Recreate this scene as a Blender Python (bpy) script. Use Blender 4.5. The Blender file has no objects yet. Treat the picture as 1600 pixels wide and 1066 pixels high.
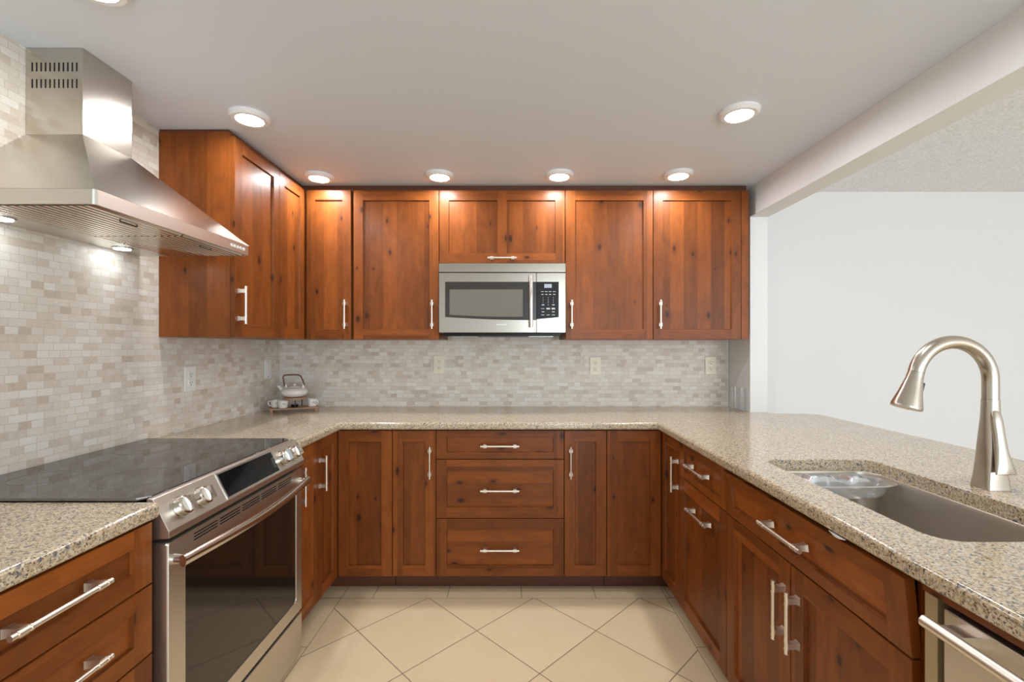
import bpy, bmesh, math, random
from mathutils import Vector, Matrix
random.seed(11)
C = bpy.context.scene.collection
SC = bpy.context.scene

# ------------------------------------------------------------------ camera, world, light, exposure
cam_d = bpy.data.cameras.new('camera')
cam_d.sensor_width = 36.0
cam_d.lens = 711 / 1600 * 36.0
cam_d.shift_x = -5 / 1600
cam_d.shift_y = 8 / 1600
cam_d.clip_start = 0.02
cam = bpy.data.objects.new('camera', cam_d)
cam.location = (0, 0, 1.314)
cam.rotation_euler = (math.pi / 2, 0, 0)
C.objects.link(cam)
SC.camera = cam
SC.view_settings.view_transform = 'Standard'
SC.view_settings.look = 'None'
SC.view_settings.gamma = 1.0
SC.view_settings.use_curve_mapping = False
SC.view_settings.exposure = 0.1
w = bpy.data.worlds.new('world')
SC.world = w
w.use_nodes = True
w.node_tree.nodes['Background'].inputs[0].default_value = (0.86, 0.94, 1.0, 1)
w.node_tree.nodes['Background'].inputs[1].default_value = 1.0

def area_light(name, loc, rot, sx, sy, power, color):
    d = bpy.data.lights.new(name, 'AREA')
    d.shape = 'RECTANGLE'; d.size = sx; d.size_y = sy; d.energy = power; d.color = color
    o = bpy.data.objects.new(name, d)
    o.location = loc; o.rotation_euler = rot
    C.objects.link(o)
    return o
# added fill lights for unseen daylight from behind the living area and the kitchen
area_light('daylight_fill_living', (3.6, -2.9, 1.25), (math.radians(90), 0, 0), 3.2, 2.1, 81, (0.92, 0.955, 1.0))
area_light('daylight_fill_kitchen', (0.88, -2.9, 1.2), (math.radians(90), 0, 0), 0.95, 2.0, 46, (0.74, 0.88, 1.0))
LAMP = (0.985, 0.99, 1.0)
LAMP_STRENGTH = 165.0

# ------------------------------------------------------------------ node helpers
def new_mat(name):
    m = bpy.data.materials.new(name); m.use_nodes = True
    nt = m.node_tree
    return m, nt, nt.nodes['Principled BSDF']
class NT:
    def __init__(s, nt): s.nt = nt
    def node(s, t, **kw):
        n = s.nt.nodes.new(t)
        for k, v in kw.items(): setattr(n, k, v)
        return n
    def put(s, sock, v):
        if isinstance(v, bpy.types.NodeSocket): s.nt.links.new(v, sock)
        else: sock.default_value = v
    def m(s, op, a, b=0.0, c=0.0):
        n = s.node('ShaderNodeMath', operation=op)
        s.put(n.inputs[0], a); s.put(n.inputs[1], b); s.put(n.inputs[2], c)
        return n.outputs[0]
    def pos(s):
        g = s.node('ShaderNodeNewGeometry'); x = s.node('ShaderNodeSeparateXYZ')
        s.nt.links.new(g.outputs['Position'], x.inputs[0]); return x.outputs
    def vec(s, a, b, c):
        n = s.node('ShaderNodeCombineXYZ')
        for i, v in enumerate((a, b, c)): s.put(n.inputs[i], v)
        return n.outputs[0]
    def noise(s, v, scale, detail=4.0, rough=0.55, dist=0.0):
        n = s.node('ShaderNodeTexNoise')
        s.put(n.inputs['Vector'], v)
        n.inputs['Scale'].default_value = scale; n.inputs['Detail'].default_value = detail
        n.inputs['Roughness'].default_value = rough; n.inputs['Distortion'].default_value = dist
        return n.outputs['Fac']
    def ramp(s, f, stops, interp='LINEAR'):
        n = s.node('ShaderNodeValToRGB'); r = n.color_ramp; r.interpolation = interp
        while len(r.elements) < len(stops): r.elements.new(0.5)
        for e, (p, c) in zip(r.elements, stops):
            e.position = p; e.color = (*c, 1) if len(c) == 3 else c
        s.put(n.inputs[0], f); return n.outputs[0]
    def mix(s, f, a, b, mode='MIX'):
        n = s.node('ShaderNodeMix', data_type='RGBA', blend_type=mode)
        s.put(n.inputs[0], f)
        s.put(n.inputs[6], a if isinstance(a, bpy.types.NodeSocket) else (*a, 1))
        s.put(n.inputs[7], b if isinstance(b, bpy.types.NodeSocket) else (*b, 1))
        return n.outputs[2]
    def bump(s, h, strength, dist=0.002):
        n = s.node('ShaderNodeBump'); n.inputs['Strength'].default_value = strength
        n.inputs['Distance'].default_value = dist; s.put(n.inputs['Height'], h); return n.outputs[0]

def simple(name, col, rough=0.5, metal=0.0, **kw):
    m, nt, b = new_mat(name)
    b.inputs['Base Color'].default_value = (*col, 1); b.inputs['Roughness'].default_value = rough
    b.inputs['Metallic'].default_value = metal
    for k, v in kw.items(): b.inputs[k].default_value = v
    return m

def wood(name, vertical):
    m, nt, b = new_mat(name); N = NT(nt)
    x, y, z = N.pos()
    at = N.node('ShaderNodeAttribute', attribute_name='tone').outputs['Fac']
    u = N.m('ADD', x, y)
    a, l = (u, z) if vertical else (z, u)            # a runs across the grain, l along it
    off = N.m('MULTIPLY', at, 37.0)
    pid = N.m('FLOOR', N.m('ADD', N.m('MULTIPLY', a, 12.5), off))
    wn = N.node('ShaderNodeTexWhiteNoise', noise_dimensions='1D')
    N.put(wn.inputs['W'], N.m('ADD', pid, N.m('MULTIPLY', off, 3.1)))
    plank = wn.outputs['Value']
    sh = N.m('MULTIPLY', plank, 9.0)
    gv = N.vec(N.m('MULTIPLY', a, 42.0), N.m('ADD', off, sh), N.m('MULTIPLY', l, 2.6))
    grain = N.noise(gv, 1.0, 7.0, 0.62, 0.6)
    cloud = N.noise(N.vec(N.m('MULTIPLY', a, 9.0), N.m('ADD', off, sh), N.m('MULTIPLY', l, 4.2)), 1.0, 4.0, 0.6, 1.6)
    base = N.ramp(grain, [(0.25, (0.178, 0.045, 0.0070)), (0.5, (0.206, 0.056, 0.0092)), (0.78, (0.238, 0.070, 0.0122))])
    t1 = N.m('MULTIPLY_ADD', plank, 0.58, 0.72)
    t2 = N.m('MULTIPLY_ADD', cloud, 0.9, 0.52)
    t3 = N.m('MULTIPLY_ADD', at, 0.18, 0.91)
    k = N.m('MULTIPLY', N.m('MULTIPLY', t1, t2), t3)
    n = N.node('ShaderNodeVectorMath', operation='SCALE'); N.put(n.inputs[0], base); N.put(n.inputs['Scale'], k)
    col = n.outputs[0]
    # knots
    vo = N.node('ShaderNodeTexVoronoi', voronoi_dimensions='2D', feature='F1')
    kv = N.vec(N.m('ADD', N.m('MULTIPLY', a, 8.5), off), N.m('MULTIPLY', l, 4.6), 0.0)
    wob = N.node('ShaderNodeVectorMath', operation='ADD'); N.put(wob.inputs[0], kv)
    N.put(wob.inputs[1], N.vec(N.m('MULTIPLY', N.noise(gv, 0.5), 0.22), 0.0, 0.0))
    N.put(vo.inputs['Vector'], wob.outputs[0]); vo.inputs['Scale'].default_value = 1.0
    sp = N.node('ShaderNodeSeparateColor'); N.put(sp.inputs[0], vo.outputs['Color'])
    pick = N.m('GREATER_THAN', sp.outputs[0], 0.5)
    rad = N.m('MULTIPLY_ADD', sp.outputs[1], 0.10, 0.03)
    kd = N.m('SUBTRACT', 1.0, N.m('DIVIDE', vo.outputs['Distance'], rad))
    kf = N.m('MULTIPLY', N.m('MINIMUM', N.m('MAXIMUM', N.m('MULTIPLY', kd, 1.8), 0.0), 1.0), pick)
    halo = N.m('SUBTRACT', 1.0, N.m('DIVIDE', vo.outputs['Distance'], N.m('MULTIPLY', rad, 2.6)))
    hf = N.m('MULTIPLY', N.m('MULTIPLY', N.m('MAXIMUM', halo, 0.0), pick), 0.55)
    col = N.mix(hf, col, (0.085, 0.020, 0.006))
    col = N.mix(N.m('MULTIPLY', kf, 0.85), col, (0.034, 0.010, 0.004))
    N.put(b.inputs['Base Color'], col)
    b.inputs['Roughness'].default_value = 0.42
    b.inputs['Specular IOR Level'].default_value = 0.20
    b.inputs['Coat Weight'].default_value = 0.16; b.inputs['Coat Roughness'].default_value = 0.27
    N.put(b.inputs['Normal'], N.bump(grain, 0.06))
    return m
WV, WH = wood('knotty_alder_upright', True), wood('knotty_alder_level', False)

def stone_tile():
    m, nt, b = new_mat('travertine_mosaic'); N = NT(nt)
    x, y, z = N.pos()
    br = N.node('ShaderNodeTexBrick', offset=0.42, squash=0.72, squash_frequency=3)
    v = N.vec(N.m('ADD', x, y), N.m('ADD', z, 0.0105), 0.0)
    N.put(br.inputs['Vector'], v)
    br.inputs['Color1'].default_value = (0, 0, 0, 1); br.inputs['Color2'].default_value = (1, 1, 1, 1)
    br.inputs['Mortar'].default_value = (0.5, 0.5, 0.5, 1)
    br.inputs['Scale'].default_value = 1.0; br.inputs['Mortar Size'].default_value = 0.0011
    br.inputs['Mortar Smooth'].default_value = 0.25
    br.inputs['Brick Width'].default_value = 0.0535; br.inputs['Row Height'].default_value = 0.0252
    cell = N.ramp(br.outputs['Color'], [(0.0, (0.58, 0.50, 0.41)), (0.12, (0.655, 0.585, 0.50)), (0.4, (0.71, 0.66, 0.585)),
                                        (0.7, (0.745, 0.70, 0.63)), (1.0, (0.79, 0.76, 0.70))])
    mot = N.noise(N.vec(N.m('ADD', x, y), z, 0.0), 70.0, 5.0, 0.65, 1.0)
    cell = N.mix(0.55, cell, N.ramp(mot, [(0.3, (0.40, 0.36, 0.31)), (0.55, (0.5, 0.5, 0.5)), (0.8, (0.60, 0.59, 0.57))]), 'OVERLAY')
    pit = N.noise(N.vec(N.m('ADD', x, y), z, 3.0), 150.0, 2.0, 0.5)
    big = N.noise(N.vec(N.m('ADD', x, y), z, 7.0), 6.0, 2.0, 0.5)
    pf = N.m('MULTIPLY', N.m('GREATER_THAN', pit, 0.70), N.m('GREATER_THAN', big, 0.5))
    cell = N.mix(N.m('MULTIPLY', pf, 0.6), cell, (0.33, 0.25, 0.18))
    col = N.mix(N.m('MULTIPLY', br.outputs['Fac'], 0.75), cell, (0.56, 0.49, 0.40))
    N.put(b.inputs['Base Color'], col)
    b.inputs['Roughness'].default_value = 0.45
    h = N.m('SUBTRACT', N.m('MULTIPLY', mot, 0.35), br.outputs['Fac'])
    N.put(b.inputs['Normal'], N.bump(h, 0.25, 0.0015))
    return m
TILE = stone_tile()

def granite():
    m, nt, b = new_mat('speckled_granite'); N = NT(nt)
    g = N.node('ShaderNodeNewGeometry').outputs['Position']
    wv = N.node('ShaderNodeVectorMath', operation='ADD'); N.put(wv.inputs[0], g)
    nz = N.node('ShaderNodeTexNoise'); nz.inputs['Scale'].default_value = 160.0; N.put(nz.inputs['Vector'], g)
    sc = N.node('ShaderNodeVectorMath', operation='SCALE'); N.put(sc.inputs[0], nz.outputs['Color']); sc.inputs['Scale'].default_value = 0.006
    N.put(wv.inputs[1], sc.outputs[0])
    def cells(scale):
        v = N.node('ShaderNodeTexVoronoi'); v.inputs['Scale'].default_value = scale; N.put(v.inputs['Vector'], wv.outputs[0])
        s = N.node('ShaderNodeSeparateColor'); N.put(s.inputs[0], v.outputs['Color']); return s.outputs
    c1 = cells(270.0)
    base = N.ramp(c1[0], [(0.0, (0.36, 0.245, 0.13)), (0.2, (0.48, 0.36, 0.215)), (0.45, (0.56, 0.44, 0.29)), (0.7, (0.62, 0.515, 0.365)), (1.0, (0.66, 0.585, 0.46))])
    c2 = cells(330.0)
    dark = N.m('LESS_THAN', c2[0], 0.11)
    grey = N.m('MULTIPLY', N.m('GREATER_THAN', c2[0], 0.11), N.m('LESS_THAN', c2[0], 0.23))
    col = N.mix(N.m('MULTIPLY', grey, 0.8), base, (0.27, 0.26, 0.25))
    col = N.mix(N.m('MULTIPLY', dark, 0.85), col, (0.05, 0.042, 0.04))
    c3 = cells(165.0)
    blue = N.m('LESS_THAN', c3[1], 0.035)
    col = N.mix(N.m('MULTIPLY', blue, 0.7), col, (0.085, 0.10, 0.16))
    N.put(b.inputs['Base Color'], col)
    b.inputs['Roughness'].default_value = 0.15
    b.inputs['IOR'].default_value = 1.68
    return m
GRAN = granite()

def floor_tile():
    m, nt, b = new_mat('cream_floor_tile'); N = NT(nt)
    x, y, z = N.pos()
    s, x0, y0 = 0.55, -0.177, 2.10
    dx, dy = N.m('SUBTRACT', x, x0), N.m('SUBTRACT', y, y0)
    def line(v, wd):                                  # 1 on the joint nearest a whole number
        f = N.m('ABSOLUTE', N.m('SUBTRACT', N.m('FRACT', N.m('ADD', v, 0.5)), 0.5))
        return N.m('LESS_THAN', f, wd)
    a, c = N.m('DIVIDE', N.m('ADD', dx, dy), s), N.m('DIVIDE', N.m('SUBTRACT', dx, dy), s)
    field = N.m('MAXIMUM', line(a, 0.0056), line(c, 0.0056))
    bb, bl, brr = N.m('GREATER_THAN', y, 2.371), N.m('LESS_THAN', x, -0.908), N.m('GREATER_THAN', x, 0.79)
    border = N.m('MAXIMUM', bb, N.m('MAXIMUM', bl, brr))
    side = N.m('MAXIMUM', bl, brr)
    jb = N.m('MULTIPLY', bb, line(N.m('DIVIDE', N.m('ADD', x, 0.745), 0.389), 0.0045))
    js = N.m('MULTIPLY', side, line(N.m('DIVIDE', N.m('SUBTRACT', y, 1.985), 0.389), 0.0045))
    edge = N.m('MAXIMUM', N.m('LESS_THAN', N.m('ABSOLUTE', N.m('SUBTRACT', y, 2.371)), 0.0016),
               N.m('MAXIMUM', N.m('LESS_THAN', N.m('ABSOLUTE', N.m('SUBTRACT', x, -0.908)), 0.0016),
                   N.m('LESS_THAN', N.m('ABSOLUTE', N.m('SUBTRACT', x, 0.79)), 0.0016)))
    j = N.m('MAXIMUM', N.m('MULTIPLY', field, N.m('SUBTRACT', 1.0, border)), N.m('MAXIMUM', N.m('MAXIMUM', jb, js), edge))
    wn = N.node('ShaderNodeTexWhiteNoise', noise_dimensions='2D')
    N.put(wn.inputs['Vector'], N.vec(N.m('FLOOR', a), N.m('FLOOR', c), 0.0))
    mot = N.noise(N.vec(x, y, 0.0), 5.0, 6.0, 0.6, 0.5)
    f = N.m('ADD', N.m('MULTIPLY', wn.outputs['Value'], 0.3), N.m('MULTIPLY', mot, 0.7))
    col = N.ramp(f, [(0.2, (0.75, 0.58, 0.355)), (0.8, (0.84, 0.68, 0.45))])
    col = N.mix(j, col, (0.27, 0.205, 0.13))
    N.put(b.inputs['Base Color'], col)
    b.inputs['Roughness'].default_value = 0.42
    N.put(b.inputs['Normal'], N.bump(N.m('SUBTRACT', 1.0, j), 0.15, 0.001))
    return m
FLOOR = floor_tile()

def steel(name, col, rough, along=None):
    m, nt, b = new_mat(name); N = NT(nt)
    x, y, z = N.pos()
    k = {'x': (2, 400, 400), 'y': (400, 2, 400), 'z': (400, 400, 2), None: (60, 60, 60)}[along]
    g = N.noise(N.vec(N.m('MULTIPLY', x, k[0]), N.m('MULTIPLY', y, k[1]), N.m('MULTIPLY', z, k[2])), 1.0, 2.0)
    b.inputs['Base Color'].default_value = (*col, 1); b.inputs['Metallic'].default_value = 1.0
    N.put(b.inputs['Roughness'], N.m('MULTIPLY_ADD', g, 0.12, rough - 0.06))
    return m
STEEL = steel('brushed_steel', (0.66, 0.625, 0.57), 0.36, 'y')
STEELX = steel('brushed_steel_level', (0.45, 0.40, 0.335), 0.23, 'x')
HOODST = simple('brushed_hood_steel', (0.59, 0.55, 0.49), 0.22, 1.0)
STEELP = simple('polished_steel', (0.70, 0.67, 0.62), 0.20, 1.0)
SINKST = steel('satin_sink_steel', (0.60, 0.55, 0.48), 0.42, 'x')
NICKEL = simple('satin_nickel', (0.84, 0.77, 0.68), 0.38, 1.0)
FAUC = simple('brushed_nickel', (0.56, 0.51, 0.44), 0.24, 1.0)
BLACKG = simple('black_glass', (0.010, 0.010, 0.010), 0.04, 0.0, **{'IOR': 2.7})
DISPG = simple('black_display_glass', (0.006, 0.006, 0.007), 0.05, 0.0, **{'IOR': 1.38})
OVENG = simple('oven_glass', (0.010, 0.008, 0.006), 0.05, 0.0, **{'IOR': 1.65})
BLACK = simple('black_plastic', (0.010, 0.009, 0.009), 0.3, **{'Specular IOR Level': 0.2})
DARKM = simple('dark_metal', (0.05, 0.045, 0.04), 0.4, 0.6)
MWGLASS = simple('microwave_window_mesh', (0.17, 0.155, 0.125), 0.12)
MWFRAME = simple('microwave_window_border', (0.035, 0.029, 0.022), 0.12)
IVORY = simple('ivory_plastic', (0.84, 0.76, 0.61), 0.35)
WPLAST = simple('white_plastic', (0.82, 0.81, 0.79), 0.35)
SLOT = simple('dark_slot', (0.03, 0.025, 0.02), 0.6)
CERAM = simple('white_ceramic', (0.84, 0.81, 0.75), 0.15)
BAMBOO = simple('light_brown_wood', (0.42, 0.22, 0.12), 0.4)
BROWNH = simple('brown_handle_wood', (0.16, 0.085, 0.04), 0.45)
INK = simple('blue_grey_print', (0.22, 0.24, 0.28), 0.4)
KEYS = simple('pale_key_print', (0.62, 0.62, 0.62), 0.5)
LETTER = simple('silver_lettering', (0.85, 0.85, 0.82), 0.3, 0.3)
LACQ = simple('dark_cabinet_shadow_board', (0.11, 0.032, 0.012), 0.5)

def paint(name, col, bump, scale):
    m, nt, b = new_mat(name); N = NT(nt)
    g = N.node('ShaderNodeNewGeometry').outputs['Position']
    n = N.noise(g, scale, 3.0)
    b.inputs['Base Color'].default_value = (*col, 1); b.inputs['Roughness'].default_value = 0.65
    N.put(b.inputs['Normal'], N.bump(n, bump, 0.002))
    return m, N, b, n
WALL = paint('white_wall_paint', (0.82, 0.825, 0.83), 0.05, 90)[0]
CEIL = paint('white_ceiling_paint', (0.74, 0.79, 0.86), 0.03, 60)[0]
POP, Np, bp, npn = paint('popcorn_ceiling', (0.8, 0.8, 0.8), 0.55, 130)
Np.put(bp.inputs['Base Color'], Np.ramp(npn, [(0.35, (0.70, 0.715, 0.73)), (0.6, (0.93, 0.94, 0.95))]))
def emit(name, col, s):
    m = simple(name, col, 0.5)
    b = m.node_tree.nodes['Principled BSDF']
    b.inputs['Emission Color'].default_value = (*col, 1); b.inputs['Emission Strength'].default_value = s
    return m
LAMPM = emit('lit_downlight_lens', LAMP, LAMP_STRENGTH)
HOODL = emit('lit_hood_lamp', (0.86, 0.95, 1.0), 42.0)
LCD = emit('lit_clock_display', (0.32, 0.36, 0.42), 0.35)
def clear(name, tint, gloss, rough, haze=0.0):
    m = bpy.data.materials.new(name); m.use_nodes = True; nt = m.node_tree; nt.nodes.clear(); N = NT(nt)
    o = N.node('ShaderNodeOutputMaterial'); mx = N.node('ShaderNodeMixShader')
    t = N.node('ShaderNodeBsdfTransparent'); t.inputs[0].default_value = (*tint, 1)
    g = N.node('ShaderNodeBsdfGlossy'); g.inputs[0].default_value = (0.95, 0.95, 0.95, 1); g.inputs['Roughness'].default_value = rough
    if haze:
        df = N.node('ShaderNodeBsdfDiffuse'); df.inputs[0].default_value = (0.9, 0.91, 0.92, 1)
        m2 = N.node('ShaderNodeMixShader'); m2.inputs[0].default_value = haze
        nt.links.new(t.outputs[0], m2.inputs[1]); nt.links.new(df.outputs[0], m2.inputs[2]); t = m2
    lw = N.node('ShaderNodeLayerWeight'); lw.inputs[0].default_value = gloss
    nt.links.new(lw.outputs['Facing'], mx.inputs[0]); nt.links.new(t.outputs[0], mx.inputs[1]); nt.links.new(g.outputs[0], mx.inputs[2])
    nt.links.new(mx.outputs[0], o.inputs[0]); return m
PLASTIC = clear('clear_plastic', (0.93, 0.94, 0.95), 0.40, 0.10, 0.13)
GLASS = clear('clear_glass', (0.97, 0.98, 0.985), 0.13, 0.03)

# ------------------------------------------------------------------ mesh builder
class MB:
    def __init__(s):
        s.bm = bmesh.new(); s.tl = s.bm.faces.layers.float.new('tone')
    def face(s, vs, mi=0, tone=0.5):
        try: f = s.bm.faces.new(vs)
        except ValueError: return None
        f.material_index = mi; f[s.tl] = tone; return f
    def box(s, p0, p1, mi=0, bev=0.0, seg=2, tone=0.5):
        x0, x1 = sorted((p0[0], p1[0])); y0, y1 = sorted((p0[1], p1[1])); z0, z1 = sorted((p0[2], p1[2]))
        v = [s.bm.verts.new(p) for p in ((x0,y0,z0),(x1,y0,z0),(x1,y1,z0),(x0,y1,z0),(x0,y0,z1),(x1,y0,z1),(x1,y1,z1),(x0,y1,z1))]
        fs = [s.face([v[i] for i in q], mi, tone) for q in ((3,2,1,0),(4,5,6,7),(0,1,5,4),(1,2,6,5),(2,3,7,6),(3,0,4,7))]
        if bev:
            es = {e for f in fs for e in f.edges}
            bmesh.ops.bevel(s.bm, geom=list(es), offset=bev, segments=seg, affect='EDGES', profile=0.5, clamp_overlap=True)
        return v
    def loft(s, loops, mi=0, cap0=True, cap1=True, closed=False):
        L = [[s.bm.verts.new(p) for p in lp] for lp in loops]
        n = len(L[0]); rng = range(len(L)) if closed else range(len(L) - 1)
        for i in rng:
            A, B = L[i], L[(i + 1) % len(L)]
            for j in range(n): s.face([A[j], A[(j+1)%n], B[(j+1)%n], B[j]], mi)
        if not closed:
            if cap0: s.face(L[0][::-1], mi)
            if cap1: s.face(L[-1], mi)
        return L
    def prism(s, poly, fn, a0, a1, mi=0, bev=0.0, seg=2):
        A = [s.bm.verts.new(fn(p[0], p[1], a0)) for p in poly]; B = [s.bm.verts.new(fn(p[0], p[1], a1)) for p in poly]
        n = len(poly); fs = [s.face(A[::-1], mi), s.face(B, mi)]
        for j in range(n): fs.append(s.face([A[j], A[(j+1)%n], B[(j+1)%n], B[j]], mi))
        if bev:
            es = {e for f in fs for e in f.edges}
            bmesh.ops.bevel(s.bm, geom=list(es), offset=bev, segments=seg, affect='EDGES', profile=0.5, clamp_overlap=True)
    def tube(s, pts, r, seg=14, mi=0, sq=None):
        pts = [Vector(p) for p in pts]; n = len(pts)
        rs = r if isinstance(r, (list, tuple)) else [r] * n
        T = [(pts[min(i+1,n-1)] - pts[max(i-1,0)]).normalized() for i in range(n)]
        ref = Vector((0,0,1)) if abs(T[0].z) < 0.9 else Vector((0,1,0))
        N = (ref - T[0] * ref.dot(T[0])).normalized(); loops = []
        for i in range(n):
            N = (N - T[i] * N.dot(T[i])).normalized(); Bv = T[i].cross(N)
            rr = rs[i]; ra, rb = rr if isinstance(rr, (tuple, list)) else (rr, rr)
            loops.append([pts[i] + N * (math.cos(2*math.pi*k/seg) * ra) + Bv * (math.sin(2*math.pi*k/seg) * rb) for k in range(seg)])
        s.loft(loops, mi)
    def cyl(s, p0, p1, r, seg=20, mi=0, r2=None):
        s.tube([p0, p1], [r, r if r2 is None else r2], seg, mi)
    def lathe(s, prof, c, seg=32, mi=0, cap0=True, cap1=True):
        s.loft([[(c[0] + r*math.cos(2*math.pi*k/seg), c[1] + r*math.sin(2*math.pi*k/seg), c[2] + z) for k in range(seg)] for r, z in prof], mi, cap0, cap1)
    def xform(s, M): bmesh.ops.transform(s.bm, matrix=M, verts=s.bm.verts)
    def mesh(s, name, mats, base=(0,0,0), angle=35):
        bmesh.ops.translate(s.bm, vec=-Vector(base), verts=s.bm.verts)
        bmesh.ops.recalc_face_normals(s.bm, faces=s.bm.faces)
        me = bpy.data.meshes.new(name); s.bm.to_mesh(me); s.bm.free()
        for m in (mats if isinstance(mats, (list, tuple)) else [mats]): me.materials.append(m)
        me.polygons.foreach_set('use_smooth', [True] * len(me.polygons))
        me.set_sharp_from_angle(angle=math.radians(angle))
        return me
    def build(s, name, mats, parent=None, angle=35, label=None):
        base = root_loc(parent)
        o = bpy.data.objects.new(name, s.mesh(name, mats, base, angle)); C.objects.link(o)
        o.parent = parent
        if label: o['label'] = label
        wn = o.modifiers.new('weighted_normal', 'WEIGHTED_NORMAL'); wn.keep_sharp = True; wn.weight = 80
        return o
def root_loc(o):
    if o is None: return Vector((0,0,0))
    while o.parent: o = o.parent
    return Vector(o.location)
def thing(name, label, cat, loc, group=None):
    o = bpy.data.objects.new(name, None); C.objects.link(o); o.location = loc; o.empty_display_size = 0.05
    o['label'] = label; o['category'] = cat
    if group: o['group'] = group
    return o
def tag(o, label, cat, group=None):
    o['label'] = label; o['category'] = cat
    if group: o['group'] = group
    return o
def struct(name, mb, mat):
    o = mb.build(name, mat); o['kind'] = 'structure'; return o
def rrect(x0, x1, y0, y1, r, z, n=6):
    out = []
    for cx, cy, a in ((x1-r, y1-r, 0), (x0+r, y1-r, 90), (x0+r, y0+r, 180), (x1-r, y0+r, 270)):
        for k in range(n + 1):
            t = math.radians(a + 90 * k / n); out.append((cx + r*math.cos(t), cy + r*math.sin(t), z))
    return out
def text_mesh(body, size, name, extrude=0.0004):
    c = bpy.data.curves.new(name, 'FONT'); c.body = body; c.size = size; c.extrude = extrude
    c.align_x = 'CENTER'; c.align_y = 'CENTER'; c.resolution_u = 3
    t = bpy.data.objects.new(name, c); C.objects.link(t)
    me = bpy.data.meshes.new_from_object(t.evaluated_get(bpy.context.evaluated_depsgraph_get()))
    bpy.data.objects.remove(t); bpy.data.curves.remove(c); me.name = name
    return me
def box1(p0, p1, bev=0.0): b = MB(); b.box(p0, p1, 0, bev); return b

XL, YB, ZC, CT = -1.563, 3.02, 2.267, 0.914          # left wall, back wall, kitchen ceiling, counter top

# ------------------------------------------------------------------ the setting
struct('floor', box1((-1.75, -3.2, -0.12), (6.0, 3.5, 0)), FLOOR)
struct('wall_left', box1((XL - 0.12, -3.2, 0), (XL, YB, ZC)), TILE)
struct('wall_back', box1((XL - 0.12, YB + 0.009, 0), (1.419, YB + 0.13, ZC)), WALL)
struct('trim_1', box1((XL + 0.0005, YB, CT - 0.045), (1.408, YB + 0.0085, 1.40)), TILE)       # tiled backsplash on the back wall
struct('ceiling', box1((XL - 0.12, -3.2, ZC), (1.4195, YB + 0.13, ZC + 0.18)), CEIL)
b = MB(); b.box((1.42, 2.75, 0), (1.525, 3.35, 2.0955)); struct('wall_right', b, WALL)
b = MB(); b.box((1.42, -3.2, 2.096), (1.535, 3.35, 2.45), 0, 0.003); struct('trim_2', b, WALL)  # dropped beam over the peninsula
struct('wall_far', box1((1.42, 3.3505, 0), (6.0, 3.47, 2.62)), WALL)
struct('ceiling_living', box1((1.5355, -3.2, 2.45), (6.0, 3.35, 2.6)), POP)
struct('wall_side', box1((5.9, -3.2, 0), (6.0, 3.35, 2.45)), WALL)

# ------------------------------------------------------------------ cabinet fronts and handles
# face kinds: B faces the camera (plane y), L faces +x (left run), R faces -x (peninsula)
def P(kind, plane, u, wd, z):
    if kind == 'B': return (u, plane - wd, z)
    if kind == 'L': return (plane + wd, u, z)
    return (plane - wd, u, z)
AX = {'B': ((1,0,0), (0,-1,0)), 'L': ((0,1,0), (1,0,0)), 'R': ((0,1,0), (-1,0,0))}
def front_mb(kind, plane, u0, u1, z0, z1, stile=0.055, rt=0.058, rb=0.058, cols=1, level=False, th=0.02, rec=0.0095):
    m = MB(); iw = (u1 - u0 - stile * (cols + 1)) / cols
    us = [u0]
    for c in range(cols): us += [us[-1] + stile, us[-1] + stile + iw]
    us.append(u1); zs = [z0, z0 + rb, z1 - rt, z1]
    V = [[m.bm.verts.new(P(kind, plane, u, 0, z)) for z in zs] for u in us]
    rnd = random.random
    nu = len(us)
    for i in range(nu - 1):
        st = i % 2 == 0; ts = rnd()
        for j in range(3):
            q = [V[i][j], V[i+1][j], V[i+1][j+1], V[i][j+1]]
            if st: m.face(q, 0, ts)
            elif j != 1: m.face(q, 1, rnd())
            else:
                e = 0.0022
                R = [m.bm.verts.new(P(kind, plane, u, -rec, z)) for u, z in ((us[i]+e, zs[1]+e), (us[i+1]-e, zs[1]+e), (us[i+1]-e, zs[2]-e), (us[i]+e, zs[2]-e))]
                tp = rnd()
                for k in range(4): m.face([q[k], q[(k+1)%4], R[(k+1)%4], R[k]], 0, tp)
                m.face(R, 1 if level else 0, tp)
    ring = [V[i][0] for i in range(nu)] + [V[nu-1][j] for j in (1,2,3)] + [V[i][3] for i in range(nu-2, -1, -1)] + [V[0][2], V[0][1]]
    co = []
    for i in range(nu): co.append((us[i], zs[0]))
    for j in (1,2,3): co.append((us[-1], zs[j]))
    for i in range(nu-2, -1, -1): co.append((us[i], zs[3]))
    co += [(us[0], zs[2]), (us[0], zs[1])]
    D = [m.bm.verts.new(P(kind, plane, u, -th, z)) for u, z in co]
    k = len(ring); te = rnd(); edges = []
    for i in range(k):
        m.face([ring[i], ring[(i+1)%k], D[(i+1)%k], D[i]], 0, te)
        edges.append(m.bm.edges.get((ring[i], ring[(i+1)%k])))
    m.face(D, 0, te)
    bmesh.ops.recalc_face_normals(m.bm, faces=m.bm.faces)
    bmesh.ops.bevel(m.bm, geom=edges, offset=0.002, segments=2, affect='EDGES', profile=0.5)
    return m
HM = {}
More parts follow.
